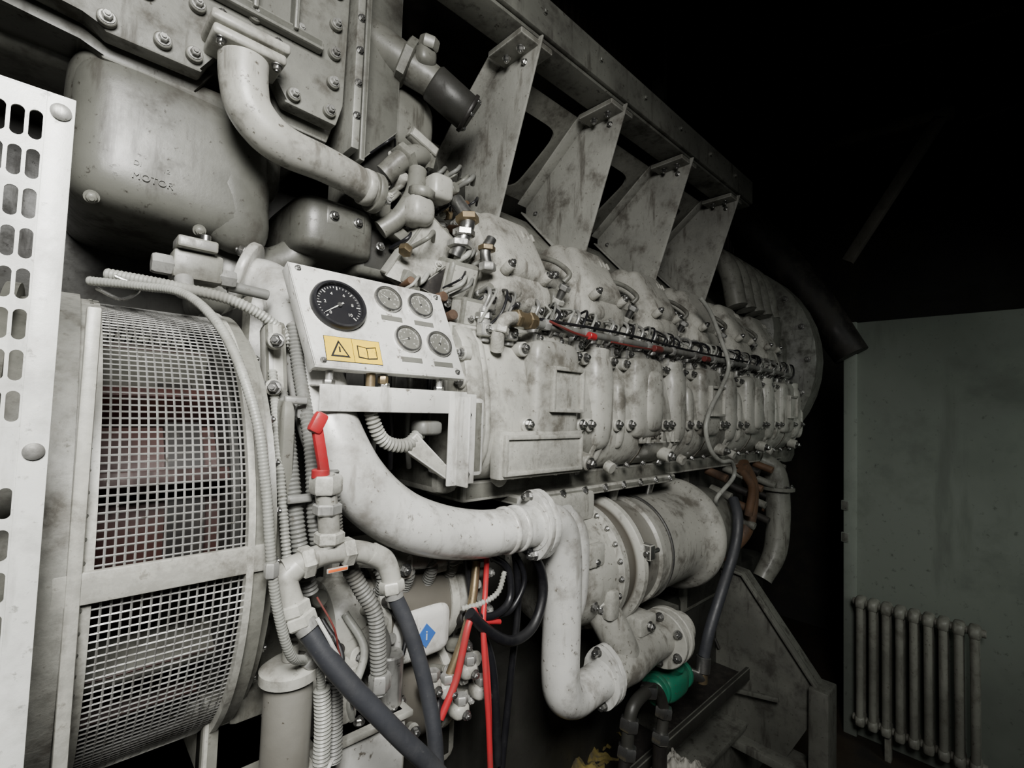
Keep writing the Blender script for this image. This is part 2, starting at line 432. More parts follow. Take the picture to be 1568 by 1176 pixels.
for k in range(13):
    x = .86 + k*.19
    b = B('injector_gear_%d' % (k+1), en, 'galv')
    S2 = random.Random(50+k)
    for j in range(2):
        xx = x-.04+j*.09
        b.cyl((xx, .985, .17), (xx, .985, .235), .018, mat='galv'); b.nut((xx, .985, .24), (0,0,1), .023, .020, 'steel'); b.cyl((xx,.985,.24),(xx,.985,.262), .012, mat='galv')
        b.fitting([(xx, .985, .26),(xx+.01, .975, .30),(xx+.03, 1.01, .325),(xx+.04,1.06,.32)], .006, mat='galv')
        b.box((xx+.03, 1.0, .285), (.035,.03,.04), R=RX(25), bev=.005, mat='engine_paint'); b.bolt((xx+.03, .985, .29), (0,-.9,.4), .008)
        b.box((xx-.01, .965, .20), (.04,.03,.035), bev=.006, mat='engine_paint'); b.bolt((xx-.01, .95, .20), (0,-1,0), .009)
    for j in range(4):
        xx = x-.08+S2.random()*.17
        c = S2.choice(['cable_gray','black_plastic','conduit_gray','black_plastic','cable_gray'])
        b.tube([(xx, .97,.22),(xx+.015,.945,.25+S2.random()*.03),(xx+.05,.965,.28+S2.random()*.04),(xx+.04+S2.random()*.04,1.03,.30+S2.random()*.04)], .003+.002*S2.random(), seg=8, mat=c)
    b.done()
b = B('fuel_rail', en, 'engine_paint')
b.tube([(.88,.925,.232),(1.2,.925,.235),(2.2,.925,.24),(3.1,.925,.24)], .011, mat='conduit_gray')
b.cyl((.87,.92,.236),(.95,.92,.236), .020, mat='brass'); b.nut((.93,.92,.236),(1,0,0), .025, .022,'brass'); b.nut((.88,.92,.236),(1,0,0), .025, .016,'brass')
b.tube([(.875,.92,.236),(.84,.92,.226),(.83,.935,.19),(.845,.955,.15)], .018, mat='cast_rough'); b.nut((.832,.93,.20),(.2,0,1), .024,.02,'engine_paint')
for i in range(12):
    x = 1.0+i*.18; b.nut((x,.925,.236),(1,0,0), .017, .022, 'galv'); b.cyl((x+.04,.925,.236),(x+.04,.96,.20), .008, mat='steel')
b.tube([(1.0,.912,.245),(1.04,.905,.235),(1.10,.905,.225),(1.18,.908,.22)], .004, mat='red_dull')
b.cyl((1.17,.905,.226),(1.20,.905,.224), .012, mat='red_plastic'); b.cyl((1.55,.905,.228),(1.60,.905,.228), .012, mat='red_dull'); b.cyl((1.95,.905,.228),(1.99,.905,.228), .012, mat='red_dull')
b.tube([(1.30,.912,.222),(1.42,.905,.220),(1.55,.91,.224)], .0035, mat='red_dull')
b.tube([(.98,.93,.25),(1.4,.93,.262),(1.9,.94,.258),(2.5,.94,.265)], .0045, mat='black_plastic')
b.done()

# far end: gearcase and pipework in the dark
b = B('rear_gear_housing', en, 'frame_gray')
b.lathe((3.3,1.55,.35), (1,0,0), [(0,.66),(.03,.7),(.18,.7),(.22,.62),(.35,.5)], 40)
b.bx(3.25,3.5,1.0,1.9,-.3,.5, bev=.06)
b.lathe((3.15,1.40,.52), (1,0,0), [(0,.30),(.03,.36),(.10,.38),(.16,.36)], 40)
for i in range(20):
    an = i*math.pi/10; b.bolt((3.3,1.55+.66*math.cos(an),.35+.66*math.sin(an)), (-1,0,0), .014)
for k in range(5):
    b.tube([(2.7+k*.13,1.6,.90+.02*k),(2.7+k*.13,1.35,.98),(2.72+k*.13,1.15,.85),(2.72+k*.13,1.08,.6)], .055, mat='engine_paint_gray', seg=16)
b.done()
b = B('rear_pipework', en, 'engine_paint_gray')
b.tube([(2.95,1.05,-.25),(3.02,.98,-.32),(3.02,.96,-.52),(2.98,.96,-.75),(2.9,1.0,-.9)], [.05,.06,.065,.06,.05])
b.flange((3.02,.96,-.42),(0,0,1), .085, .02, 6)
b.tube([(2.6,1.0,-.25),(2.68,.98,-.38),(2.66,1.0,-.6),(2.6,1.1,-.75)], .035, mat='rust_brown')
b.tube([(2.48,.96,-.27),(2.55,.93,-.36),(2.56,.95,-.5)], .02, mat='rust_brown')
for i in range(18): b.cyl((2.3+.05*i,1.05,-.27-.09*(i%4)), (2.3+.05*i,.95,-.30-.09*(i%4)), .02, mat=['rust_brown','engine_paint_gray','dark_steel'][i%3])
b.bx(2.2,2.9,1.1,1.25,-.95,-.25, bev=.03, mat='engine_paint_dark')
b.done()

# turbo / intake barrel
b = B('intake_barrel', en, 'engine_paint')
ay, az = 1.072, -.526
b.lathe((1.13,ay,az),(1,0,0), [(0,.10),(.02,.15),(.05,.175),(.12,.19),(.19,.195),(.20,.212),(.225,.212),(.23,.196),(.285,.196),(.29,.215),(.296,.224),(.318,.224),(.325,.215),(.33,.196),(.44,.193),(.45,.203),(.475,.203),(.485,.193),(.76,.190),(.82,.192),(.85,.215),(.865,.232),(.89,.238),(.91,.233),(.915,.19),(.91,.17)], 72)
b.lathe((2.035,ay,az),(1,0,0), [(0,.16),(.01,.18),(.06,.19),(.25,.18),(.30,.15)], 48, mat='engine_paint_gray')
for i in range(24):
    an = i*math.pi/12; c, s_ = math.cos(an), math.sin(an)
    b.bolt((1.325,ay+.204*c,az+.204*s_), (-1,0,0), .007)
for x in (1.48, 1.66, 2.0):
    b.tube([(x, ay+.199*math.cos(a), az+.199*math.sin(a)) for a in [math.pi*.5+i*math.pi/12 for i in range(13)]], .005, mat='steel', seg=8)
b.box((1.45,.855,-.46),(.03,.04,.05), mat='steel'); b.cyl((1.42,.845,-.46),(1.50,.845,-.46), .008, mat='steel')
b.cyl((1.55,1.07,-.34),(1.55,1.05,-.25), .018); b.cyl((1.80,1.07,-.34),(1.80,1.05,-.27), .018, mat='steel'); b.bolt((1.55,1.05,-.25),(0,-.2,1), .014)
b.box((1.17,1.05,-.31),(.30,.16,.10), bev=.02); b.box((1.42,1.04,-.265),(.9,.12,.03), bev=.008, mat='engine_paint_gray')
for i in range(8): b.bolt((1.05+.11*i,.985,-.26), (0,-.8,-.5), .011)
for a in (130,160,200):
    an=math.radians(a); b.bolt((1.22,ay+.188*math.cos(an),az+.188*math.sin(an)),(0,math.cos(an),math.sin(an)), .011)
b.box((1.22,.90,-.44),(.08,.03,.07), bev=.01); b.box((1.29,.885,-.60),(.05,.04,.09), bev=.012)
b.done()

# coolant elbow pipes
b = B('coolant_elbow_pipe', en, 'white_paint', angle=60)
b.tube([(.30,1.16,.265),(.335,1.12,.245),(.355,1.02,.15),(.37,.93,.02),(.385,.885,-.07),(.43,.865,-.155),(.51,.86,-.225),(.61,.86,-.268),(.72,.86,-.292),(.82,.86,-.297),(.90,.86,-.297)], [.045,.047,.05,.053,.055,.057,.057,.056,.054,.052,.052], seg=40, sub=8)
for x in (.80,.835): b.lathe((x,.86,-.297),(1,0,0), [(0,.053),(.004,.057),(.012,.057),(.016,.053)], 36)
b.flange((.30,1.16,.265),(-.45,.2,.15), .075, .018, 4, .012)
b.lathe((.895,.86,-.297),(1,0,0), [(0,.05),(.002,.062),(.02,.062),(.022,.05)], 36)
b.done()
b = B('pipe_joint_flange', en, 'white_paint')
def oval_flange(b, x, y, z, L=.085, w=.06, th=.018, ang=90):
    a = math.radians(ang); u = V((0, math.cos(a), math.sin(a))); v = V((0, -math.sin(a), math.cos(a)))
    pts = []
    for i in range(36):
        t = 2*math.pi*i/36; c, s_ = math.cos(t), math.sin(t)
        rr = abs(c)**3
        pts.append(V((x,y,z))+u*(L*c)+v*(w*s_*(1-.35*rr)))
    b.prism(pts, (th,0,0), bev=.002)
    for s_ in (-1, 1):
        b.bolt(V((x,y,z))+u*s_*(L-.016), (-1,0,0), .011, h=.02); b.bolt(V((x+th,y,z))+u*s_*(L-.016), (1,0,0), .011)
oval_flange(b, .90, .86, -.297, .088, .068, .016, 80); oval_flange(b, .920, .86, -.297, .088, .068, .018, 80)
oval_flange(b, 1.235, .875, -.80, .09, .066, .016, 80); oval_flange(b, 1.255, .875, -.80, .09, .066, .018, 80)
b.done()
b = B('coolant_drop_pipe', en, 'white_paint', angle=60)
b.tube([(.935,.86,-.297),(.975,.86,-.302),(1.01,.86,-.335),(1.025,.86,-.40),(1.028,.86,-.50),(1.028,.86,-.60),(1.028,.86,-.70),(1.045,.862,-.765),(1.10,.868,-.80),(1.17,.872,-.802),(1.24,.875,-.80)], .052, seg=40)
b.tube([(1.06,.90,-.30),(1.10,.885,-.35),(1.105,.88,-.44),(1.10,.885,-.54),(1.09,.91,-.63)], .040, seg=28)
b.done()
b = B('thermostat_housing', en, 'engine_paint')
b.tube([(1.27,.875,-.80),(1.38,.88,-.80),(1.50,.89,-.80),(1.64,.90,-.81)], [.055,.065,.06,.055], seg=32)
b.tube([(1.30,.98,-.58),(1.32,.92,-.66),(1.35,.89,-.74),(1.37,.885,-.80)], [.06,.055,.055,.06], seg=28)
b.flange((1.62,.90,-.81),(1,.05,0), .10, .025, 6, .012, side=0); b.flange((1.66,.90,-.81),(1,.05,0), .10, .025, 6, .012)
b.flange((1.31,.945,-.635),(0,.5,.8), .082, .02, 4, .011, side=0)
b.box((1.48,.90,-.71),(.1,.08,.06), bev=.01); b.cyl((1.70,.90,-.81),(1.78,.90,-.81), .06)
b.bolt((1.48,.86,-.71),(0,-1,0), .012)
b.done()

# upper left: big front casing with cooler cover and pipe
b = B('front_gear_casing', en, 'casing_paint', angle=60)
b.sq((.165,1.38,.492), ((.180,0,-.012),(0,.24,0),(.0,0,.155)), .36, .34, 56, 28)
b.sq((.175,1.40,.56), ((.195,0,0),(0,.25,0),(.0,0,.10)), .3, .35, 56, 16)
b.sq((.25,1.20,.45), ((.08,0,0),(0,.06,0),(-.03,0,.13)), .8, .9, 28, 16)
b.bx(-.25,.45,1.24,1.9,.62,1.4, bev=.03)
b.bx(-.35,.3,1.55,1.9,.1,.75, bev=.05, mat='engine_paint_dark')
b.sq((.33,1.38,.28), ((.11,0,0),(0,.15,0),(0,0,.10)), .5, .5, 28, 16)
b.sq((.48,1.27,.42), ((.10,0,0),(0,.15,0),(0,0,.07)), .35, .4, 32, 14)
b.box((.49,1.13,.44),(.10,.02,.05), bev=.006); b.bolt((.46,1.12,.44),(0,-1,0), .009); b.bolt((.52,1.12,.44),(0,-1,0), .009)
b.tube([(.30,1.3,.30),(.40,1.24,.34),(.46,1.22,.42)], .045)
b.box((.62,1.24,.41),(.16,.16,.16), bev=.02, mat='engine_paint_dark'); b.box((.55,1.2,.53),(.12,.12,.10), bev=.02)
b.text('MOTOR', (.115,1.142,.41), .018, (1,0,-.05), (0,0,1), depth=.003); b.text('DI', (.09,1.142,.435), .013, (1,0,-.05), (0,0,1), depth=.003); b.text('12', (.135,1.142,.435), .012, (1,0,-.05), (0,0,1), depth=.003)
for x,z in ((.03,.36),(.20,.345),(.29,.38)): b.bolt((x,1.17,z),(0,-1,-.6), .009, mat='engine_paint_gray')
b.done()
b = B('cooler_cover_plate', en, 'casing_paint')
pl = [(-.12,1.10,.66),(.0,1.10,.66),(.03,1.10,.635),(.175,1.10,.635),(.20,1.10,.70),(.30,1.10,.72),(.33,1.10,.65),(.445,1.10,.645),(.46,1.10,.70),(.47,1.10,1.35),(-.12,1.10,1.35)]
b.prism(pl, (0,.04,0), bev=.006, mat='cover_flange_paint')
b.prism([(p[0]+.0,1.15,p[2]-.022) for p in pl], (0,.10,0), bev=.006)
for p in [(.03,.655),(.11,.66),(.16,.66),(.22,.725),(.29,.735),(.345,.67),(.425,.67),(.43,.74),(.43,.81),(.43,.88),(.08,.74),(.16,.76),(.02,.80),(.26,.80),(.35,.82),(.43,.96)]:
    b.cyl((p[0],1.10,p[1]),(p[0],1.088,p[1]), .0145, mat='engine_paint_gray'); b.bolt((p[0],1.088,p[1]), (0,-1,0), .0085, mat='galv')
for x in (-.03,.05,.11,.17,.25,.33): b.bx(x,x+.010,1.065,1.10,.80,1.35, bev=.004)
b.bx(-.1,.40,1.075,1.10,.79,.815, bev=.006); b.bx(-.1,.40,1.08,1.10,.95,.97, bev=.006)
b.bx(.475,.495,1.08,1.25,.60,1.35, bev=.004, mat='cover_flange_paint'); b.bx(.515,.53,1.12,1.3,.60,1.35, bev=.004)
for z in (.68,.76,.84,.92): b.bolt((.485,1.08,z), (0,-1,0), .007)
b.prism([(.54,1.2,.62),(.66,1.2,.76),(.66,1.2,1.2),(.54,1.2,1.2)], (0,.02,0), bev=.003)
b.done()
b = B('cooler_elbow_pipe', en, 'engine_paint', angle=60)
b.tube([(.235,1.05,.665),(.238,1.05,.62),(.25,1.05,.575),(.285,1.05,.54),(.33,1.05,.525),(.40,1.05,.52),(.47,1.06,.515),(.53,1.08,.51)], [.045,.044,.043,.042,.040,.038,.037,.037], seg=36)
b.box((.24,1.06,.685),(.13,.09,.020), bev=.006); b.box((.24,1.06,.708),(.14,.10,.020), bev=.006)
for dx in (-.05,.05): b.bolt((.24+dx,1.03,.675), (0,0,-1), .008); b.bolt((.24+dx,1.03,.719),(0,0,1), .008)
b.lathe((.50,1.07,.512),(1,.1,0), [(0,.037),(.003,.042),(.02,.042),(.023,.038)], 32)
b.flange((.53,1.08,.51),(1,.1,0), .048, .018, 4, .008, mat='engine_paint_gray')
b.done()

# cluster between casing and heads
b = B('front_head_fittings', en, 'engine_paint_gray', angle=45)
S = random.Random(3)
b.sq((.72,1.34,.84), ((.10,0,0),(0,.12,0),(0,0,.10)), .5, .6, 24, 14)
b.tube([(.58,1.25,1.02),(.66,1.2,.97),(.74,1.16,.93),(.80,1.15,.90)], [.055,.05,.045,.04], seg=28)
b.cyl((.74,1.16,.93),(.86,1.12,.86), .052, mat='engine_paint_dark'); b.flange((.84,1.125,.87),(1,-.35,-.5), .058, .012, 6, .007, mat='dark_steel')
b.nut((.67,1.19,.965),(1,-.4,-.4), .068,.03); b.sq((.70,1.14,.97), ((.03,0,0),(0,.03,0),(0,0,.03)), .7,.7,20,12, mat='engine_paint_gray'); b.nut((.70,1.12,1.0),(0,-.4,1), .028,.03,'engine_paint_gray')
b.tube([(.60,1.15,.60),(.64,1.12,.65),(.70,1.12,.68),(.77,1.2,.70)], .028)
b.nut((.64,1.12,.65),(.5,0,.5), .040, .025); b.nut((.71,1.125,.68),(1,0,.1), .038, .025)
b.box((.68,1.1,.70),(.09,.03,.03), R=RY(20), bev=.005, mat='engine_paint')
b.tube([(.58,1.12,.44),(.62,1.10,.48),(.655,1.09,.55),(.67,1.1,.62)], .024)
b.sq((.66,1.08,.50), ((.04,0,0),(0,.045,0),(0,0,.04)), .7, .7, 20, 12, mat='engine_paint'); b.nut((.66,1.06,.545),(0,-.2,1), .034,.025)
b.sq((.715,1.07,.575), ((.035,0,0),(0,.035,0),(0,0,.035)), .5, .5, 20, 12, mat='engine_paint')
b.box((.70,1.12,.40),(.12,.05,.20), R=RX(20)@RY(25), bev=.006, mat='engine_paint')
b.prism([(.59,1.10,.32),(.70,1.07,.29),(.76,1.10,.42),(.69,1.12,.47)], (0,.008,.004), mat='engine_paint')
b.prism([(.66,1.06,.30),(.72,1.05,.28),(.74,1.05,.37)], (0,.006,.003), mat='dark_steel')
b.box((.79,1.08,.34),(.10,.08,.12), R=RX(20), bev=.012, mat='engine_paint'); b.box((.80,1.03,.25),(.08,.06,.08), R=RX(10), bev=.010, mat='engine_paint')
b.tube([(.77,1.06,.56),(.78,1.02,.50),(.77,1.02,.45),(.76,1.04,.40)], .020, mat='steel')
b.nut((.78,1.02,.50),(0,.2,1), .032, .022, 'brass'); b.nut((.77,1.02,.46),(0,0,1), .030, .02, 'steel'); b.nut((.765,1.03,.43),(0,0,1), .034, .02, 'galv')
b.tube([(.85,1.0,.46),(.83,1.0,.42),(.84,1.0,.38)], .015, mat='steel'); b.nut((.84,1.0,.38),(0,0,1), .024, .022, 'galv'); b.nut((.835,1.0,.43),(0,0,1), .024, .016, 'brass')
for i in range(110):
    x = .57+S.random()*.30; z = .22+S.random()*.46; y = 1.08+(z-.22)*.22+S.random()*.05-(.05 if z<.4 else 0)
    kind = S.choice('bbncttth')
    if kind == 'b': b.bolt((x,y-.03,z),(S.uniform(-.3,.1),-1,.2), S.uniform(.007,.012), mat=S.choice(['galv','steel','engine_paint']))
    elif kind == 'n': b.nut((x,y-.02,z),(S.random(),S.random()-.5,S.random()), .018, .020, S.choice(['galv','brass','steel','engine_paint_gray']))
    elif kind == 'c': b.cyl((x,y+.03,z),(x+S.uniform(-.02,.02),y-.04,z+S.uniform(-.02,.03)), S.uniform(.010,.018), mat=S.choice(['engine_paint_gray','engine_paint','rust_brown']))
    elif kind == 't': b.tube([(x,y,z),(x+.02,y-.05,z+.02),(x+.05,y-.03,z+.05),(x+.07,y,z+.04)], S.uniform(.003,.008), mat=S.choice(['cable_gray','conduit_gray','engine_paint_gray','black_plastic']), seg=10)
    else: b.box((x,y,z),(S.uniform(.02,.045),.05,S.uniform(.02,.05)), R=RX(S.uniform(0,40))@RY(S.uniform(-30,30)), bev=.005)
b.done()
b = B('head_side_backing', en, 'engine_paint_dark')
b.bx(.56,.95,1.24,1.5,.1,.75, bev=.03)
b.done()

# filters and lower-left accessories
b = B('oil_filters', en, 'engine_paint')
for z, y, r in ((-.47,1.02,.10),(-.68,1.02,.10)):
    b.lathe((.42,y,z),(1,0,0), [(0,r*.6),(.01,r*.9),(.03,r),(.10,r),(.10,r*1.1),(.12,r*1.1),(.12,r),(.28,r),(.28,r*1.08),(.30,r*1.08),(.30,r),(.38,r*.95),(.40,r*.6)], 48)
    for i in range(16):
        an = i*math.pi/8; b.bolt((.42+.10,y+r*1.04*math.cos(an),z+r*1.04*math.sin(an)),(-1,0,0), .005)
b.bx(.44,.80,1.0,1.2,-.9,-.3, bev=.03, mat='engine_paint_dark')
for i in range(4): b.tube([(.50+.06*i,.95,-.32),(.52+.06*i,.92,-.36),(.53+.06*i,.95,-.41)], .013, mat='conduit_gray', rib=.008)
b.tube([(.44,.90,-.30),(.60,.93,-.345),(.80,.95,-.37)], .020, mat='engine_paint_gray')
b.box((.56,.93,-.35),(.05,.05,.05), bev=.008, mat='engine_paint_gray'); b.bolt((.56,.90,-.35),(0,-1,0), .010); b.box((.68,.95,-.37),(.06,.04,.04), bev=.008)
lc = V((.622,.905,-.505))
b.sq(lc+V((0,.04,0)), ((.075,0,0),(0,.04,0),(0,0,.055)), .4,.4,28,14, mat='white_paint')
b.prism([lc+V((-.024,-.001,0)),lc+V((0,-.001,.026)),lc+V((.024,-.001,0)),lc+V((0,-.001,-.026))], (0,-.002,0), bev=0, mat='blue_label'); b.text('i', lc+V((0,-.004,0)), .03, (1,0,0),(0,0,1), mat='white_paint', depth=.0005)
b.done()
b = B('lower_housing', en, 'engine_paint')
b.lathe((.295,.80,-.60),(0,0,1), [(0,.036),(.005,.042),(.02,.042),(.02,.036),(.16,.036),(.165,.044),(.18,.044),(.19,.03)], 32)
b.cyl((.295,.80,-.41),(.295,.80,-.385), .012)
b.bx(.20,.42,.88,1.2,-.62,-.50, bev=.02, mat='engine_paint_gray'); b.bx(.23,.55,.88,1.1,-.95,-.60, bev=.03, mat='engine_paint_gray')
b.prism([(.20,.88,-.48),(.28,.88,-.50),(.34,.88,-.70),(.20,.88,-.72)], (0,.05,0), bev=.006, mat='engine_paint_gray')
b.bx(.36,.54,.84,.96,-.78,-.60, bev=.006, mat='white_paint'); b.bx(.35,.55,.83,.97,-.612,-.60, bev=.003)
for x in (.38,.45,.52): b.bolt((x,.86,-.60),(0,0,1), .008)
b.bx(.10,.26,.83,.98,-.66,-.64, bev=.004, mat='galv')
b.cyl((.43,.9,-.60),(.43,.9,-.50), .03); b.cyl((.52,.88,-.60),(.52,.88,-.50), .028, mat='galv')
for i in range(48):
    x = .38+S.random()*.42; z=-.72+S.random()*.34
    if .54 < x < .72 and z > -.58: continue
    b.cyl((x,.96,z),(x,.90,z+.02), S.uniform(.008,.018), mat=S.choice(['galv','engine_paint','engine_paint_gray','dark_steel']))
    if S.random()<.6: b.bolt((x,.895,z+.02),(S.uniform(-.4,.4),-1,0), .009, mat=S.choice(['steel','galv']))
for x,z in ((.66,-.62),(.72,-.60),(.76,-.66),(.70,-.68),(.62,-.60)):
    b.sq((x,.88,z), ((.022,0,0),(0,.025,0),(0,0,.018)), .7,.7,16,10); b.bolt((x,.85,z),(0,-1,0), .008); b.nut((x,.87,z+.026),(0,0,1), .016,.018,'galv')
for i in range(4):
    x=.40+i*.045; b.tube([(x,.93,-.42),(x+.02,.88,-.48),(x-.01,.87,-.56),(x+.02,.9,-.66)], .005+.003*(i%3), mat=['black_plastic','cable_gray','conduit_gray'][i%3], seg=10)
b.done()
b = B('flywheel_housing', en, 'engine_paint_gray')
b.lathe((.238,1.13,-.225),(1,0,0), [(0,.30),(.0,.365),(.014,.368),(.018,.345),(.03,.29),(.06,.24),(.08,.20)], 80)
for i in range(30):
    an = i*math.pi/15+.05; b.bolt((.252,1.13+.352*math.cos(an),-.225+.352*math.sin(an)),(1,-.6,0), .007)
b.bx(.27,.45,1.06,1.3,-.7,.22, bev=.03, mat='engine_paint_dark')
b.box((.285,.93,.07),(.035,.05,.14), R=RX(-15), bev=.010, mat='engine_paint')
b.sq((.285,.86,-.15), ((.012,0,0),(0,.03,0),(0,0,.15)), .4,.4,16,10, mat='engine_paint_gray')
for z in (.10,.02,-.08,-.20,-.32): b.cyl((.275,.90,z),(.27,.87,z), .014, mat='engine_paint'); b.bolt((.27,.87,z),(-.6,-1,0), .009)
b.box((.30,.92,-.42),(.05,.08,.12), R=RX(10), bev=.012); b.box((.27,.92,-.50),(.08,.10,.05), bev=.012)
b.done()

# ------------------------------------------------------------------ gauge panel
gp = top('gauge_panel')
TL,TR,BR,BL = V((.299,.93,.255)),V((.640,.93,.255)),V((.652,.84,.062)),V((.325,.84,.062))
gn = (TR-TL).cross(BL-TL).normalized(); gn = gn if gn.y < 0 else -gn
b = B('panel_plate', gp, 'white_paint')
b.prism([TL,TR,BR,BL], -gn*.004, bev=.001)
b.prism([BL,BR,BR+V((0,.03,-.004)),BL+V((0,.03,-.004))], (0,0,-.004), bev=.001)
b.prism([TL,TL-gn*.03,BL-gn*.03,BL], (.003,0,0), bev=.0005)
for p in (TL.lerp(BR,.05), TR.lerp(BL,.05), BR.lerp(TL,.05), BL.lerp(TR,.05)): b.bolt(p, gn, .0045)
b.done()
def on_panel(x, z):
    t = (z-.062)/(.255-.062); return V((x, .84+.09*t, z))
def gauge(name, x, z, r, face, ang, bez):
    b = B(name, gp, bez); c = on_panel(x, z)
    b.lathe(c, gn, [(0,r),(r*.18,r),(r*.26,r*.94),(r*.26,r*.86),(r*.12,r*.84)], 48, caps=False)
    b.lathe(c, gn, [(r*.08,r*.86),(r*.10,r*.86)], 40, mat=face)
    xd = V((1,0,0)); xd = (xd-gn*xd.dot(gn)).normalized(); yd = gn.cross(xd)
    tick = 'white_paint'
    for i in range(31):
        an = math.radians(225-270*i/30); d = xd*math.cos(an)+yd*math.sin(an); q = d.cross(gn)
        l = .14 if i % 5 == 0 else .07; w = r*(.018 if i % 5 == 0 else .009)
        p0 = c+gn*r*.105+d*r*.78; p1 = c+gn*r*.105+d*r*(.78-l)
        b.prism([p0+q*w,p0-q*w,p1-q*w,p1+q*w], gn*.0004, bev=0, mat=tick)
    for i in range(0,31,6):
        an = math.radians(225-270*i/30); b.text(str(i//3), c+gn*r*.107+(xd*math.cos(an)+yd*math.sin(an))*r*.50, r*.17, xd, yd, mat=tick, depth=.0002)
    a = math.radians(ang); d = xd*math.cos(a)+yd*math.sin(a); q = d.cross(gn); p = c+gn*r*.13
    b.prism([p-d*r*.2+q*r*.03,p-d*r*.2-q*r*.03,p+d*r*.68-q*r*.008,p+d*r*.68+q*r*.008], gn*.0006, bev=0, mat=tick)
    b.lathe(p, gn, [(0,r*.09),(r*.05,r*.08)], 16, mat='steel')
    b.lathe(c, -gn, [(.004,r*.85),(.05,r*.8)], 24, mat='black_plastic')
    b.done()
gauge('tachometer', .384, .180, .054, 'dial_face', 215, 'black_plastic')
gauge('gauge_oil', .497, .216, .031, 'dial_face_gray', 150, 'steel')
gauge('gauge_water', .575, .216, .031, 'dial_face_gray', 100, 'steel')
gauge('gauge_fuel', .525, .133, .031, 'dial_face_gray', 200, 'steel')
gauge('gauge_air', .602, .131, .031, 'dial_face_gray', 60, 'steel')
b = B('labels', gp, 'yellow_label')
def plabel(x0,x1,z0,z1,mat,off=.0006):
    b.prism([on_panel(x0,z1)+gn*off,on_panel(x1,z1)+gn*off,on_panel(x1,z0)+gn*off,on_panel(x0,z0)+gn*off], gn*.0006, bev=0, mat=mat)
plabel(.3465,.4565,.0715,.1185,'black_plastic',.0002); plabel(.3475,.399,.0725,.1175,'yellow_label',.0006); plabel(.400,.4555,.0725,.1175,'yellow_label',.0006)
def tri(pts, off, mat): b.prism([on_panel(x,z)+gn*off for x,z in pts], gn*.0004, bev=0, mat=mat)
tri([(.355,.080),(.373,.112),(.392,.080)], .0013, 'black_plastic'); tri([(.3605,.083),(.373,.1055),(.3865,.083)], .0018, 'yellow_label'); tri([(.3715,.0885),(.3715,.099),(.3745,.099),(.3745,.0885)], .0023, 'black_plastic')
tri([(.408,.082),(.427,.080),(.447,.082),(.447,.106),(.427,.103),(.408,.106)], .0013, 'black_plastic'); tri([(.410,.084),(.426,.082),(.426,.101),(.410,.1035)], .0018, 'yellow_label'); tri([(.428,.082),(.445,.084),(.445,.1035),(.428,.101)], .0018, 'yellow_label')
for x,z in ((.497,.174),(.575,.174),(.525,.089),(.602,.086)): plabel(x-.024,x+.024,z-.005,z+.005,'dial_face_gray')
b.done()
b = B('mounting_bracket', gp, 'white_paint')
b.bx(.335,.66,.838,.843,-.018,.030); b.bx(.335,.66,.843,.90,.026,.030)
b.bx(.612,.640,.836,.842,-.172,.030); b.bx(.640,.690,.842,.847,-.172,.026); b.bx(.636,.642,.80,.847,-.172,.02)
b.bx(.66,.75,.88,.99,-.165,.02, bev=.012, mat='engine_paint_gray')
b.prism([(.55,.86,-.06),(.62,.845,-.13),(.62,.845,-.16),(.52,.87,-.09)], (0,.02,0), bev=.003, mat='engine_paint')
for x in (.36,.47,.60):
    b.cyl((x,.862,.062),(x,.862,.028), .007, mat='galv'); b.nut((x,.862,.034),(0,0,1), .011,.01,'steel')
b.bolt((.665,.842,-.02),(0,-1,0), .007); b.bolt((.665,.842,-.15),(0,-1,0), .007)
b.cyl((.44,.86,.06),(.44,.86,.03), .009, mat='brass'); b.nut((.465,.858,.045),(0,0,1), .010,.015,'brass')
b.tube([(.44,.87,.03),(.45,.865,-.03),(.48,.87,-.075),(.53,.87,-.085),(.57,.88,-.06)], .013, mat='cable_gray', rib=.008)
b.sq((.585,.88,-.05), ((.03,0,0),(0,.025,0),(0,0,.016)), .5,.5,16,10, mat='conduit_gray')
for i in range(5): b.tube([(.40+.05*i,.90,.12),(.42+.05*i,.93,.02),(.46+.04*i,.95,-.06),(.47+.05*i,1.0,-.15)], .006, mat=['black_plastic','conduit_gray'][i%2])
b.done()

# ------------------------------------------------------------------ mesh guard + fan
gd = top('rotor_mesh_guard')
gy, gz, GR = 1.128, -.223, .378
b = B('wire_mesh', gd, 'mesh_wire')
nseg = 120
xs = [.045+i*.0098 for i in range(18)]
for x in xs:
    w = .0013
    rings = []
    for i in range(nseg+1):
        an = 2*math.pi*i/nseg; d = V((0,math.cos(an),math.sin(an))); c = V((x,gy,gz))
        rings.append([c+d*GR+V((w,0,0)), c+d*(GR+.0012)+V((0,0,0)), c+d*GR-V((w,0,0)), c+d*(GR-.0012)])
    b.grid(rings, cap0=False, cap1=False)
na = 236
for i in range(na):
    an = 2*math.pi*i/na; d = V((0,math.cos(an),math.sin(an))); q = V((0,-math.sin(an),math.cos(an))); c = V((.042,gy,gz)); w = .0013
    r0 = [c+d*GR+q*w, c+d*(GR+.0012), c+d*GR-q*w, c+d*(GR-.0012)]
    b.grid([r0, [p+V((.175,0,0)) for p in r0]], cap0=False, cap1=False)
b.done()
b = B('guard_rims', gd, 'engine_paint_gray')
def ring(x0,x1,ro,ri,mat=None):
    b.lathe((x0,gy,gz),(1,0,0), [(0,ri),(0,ro),(x1-x0,ro),(x1-x0,ri),(0,ri)], 110, caps=False, mat=mat)
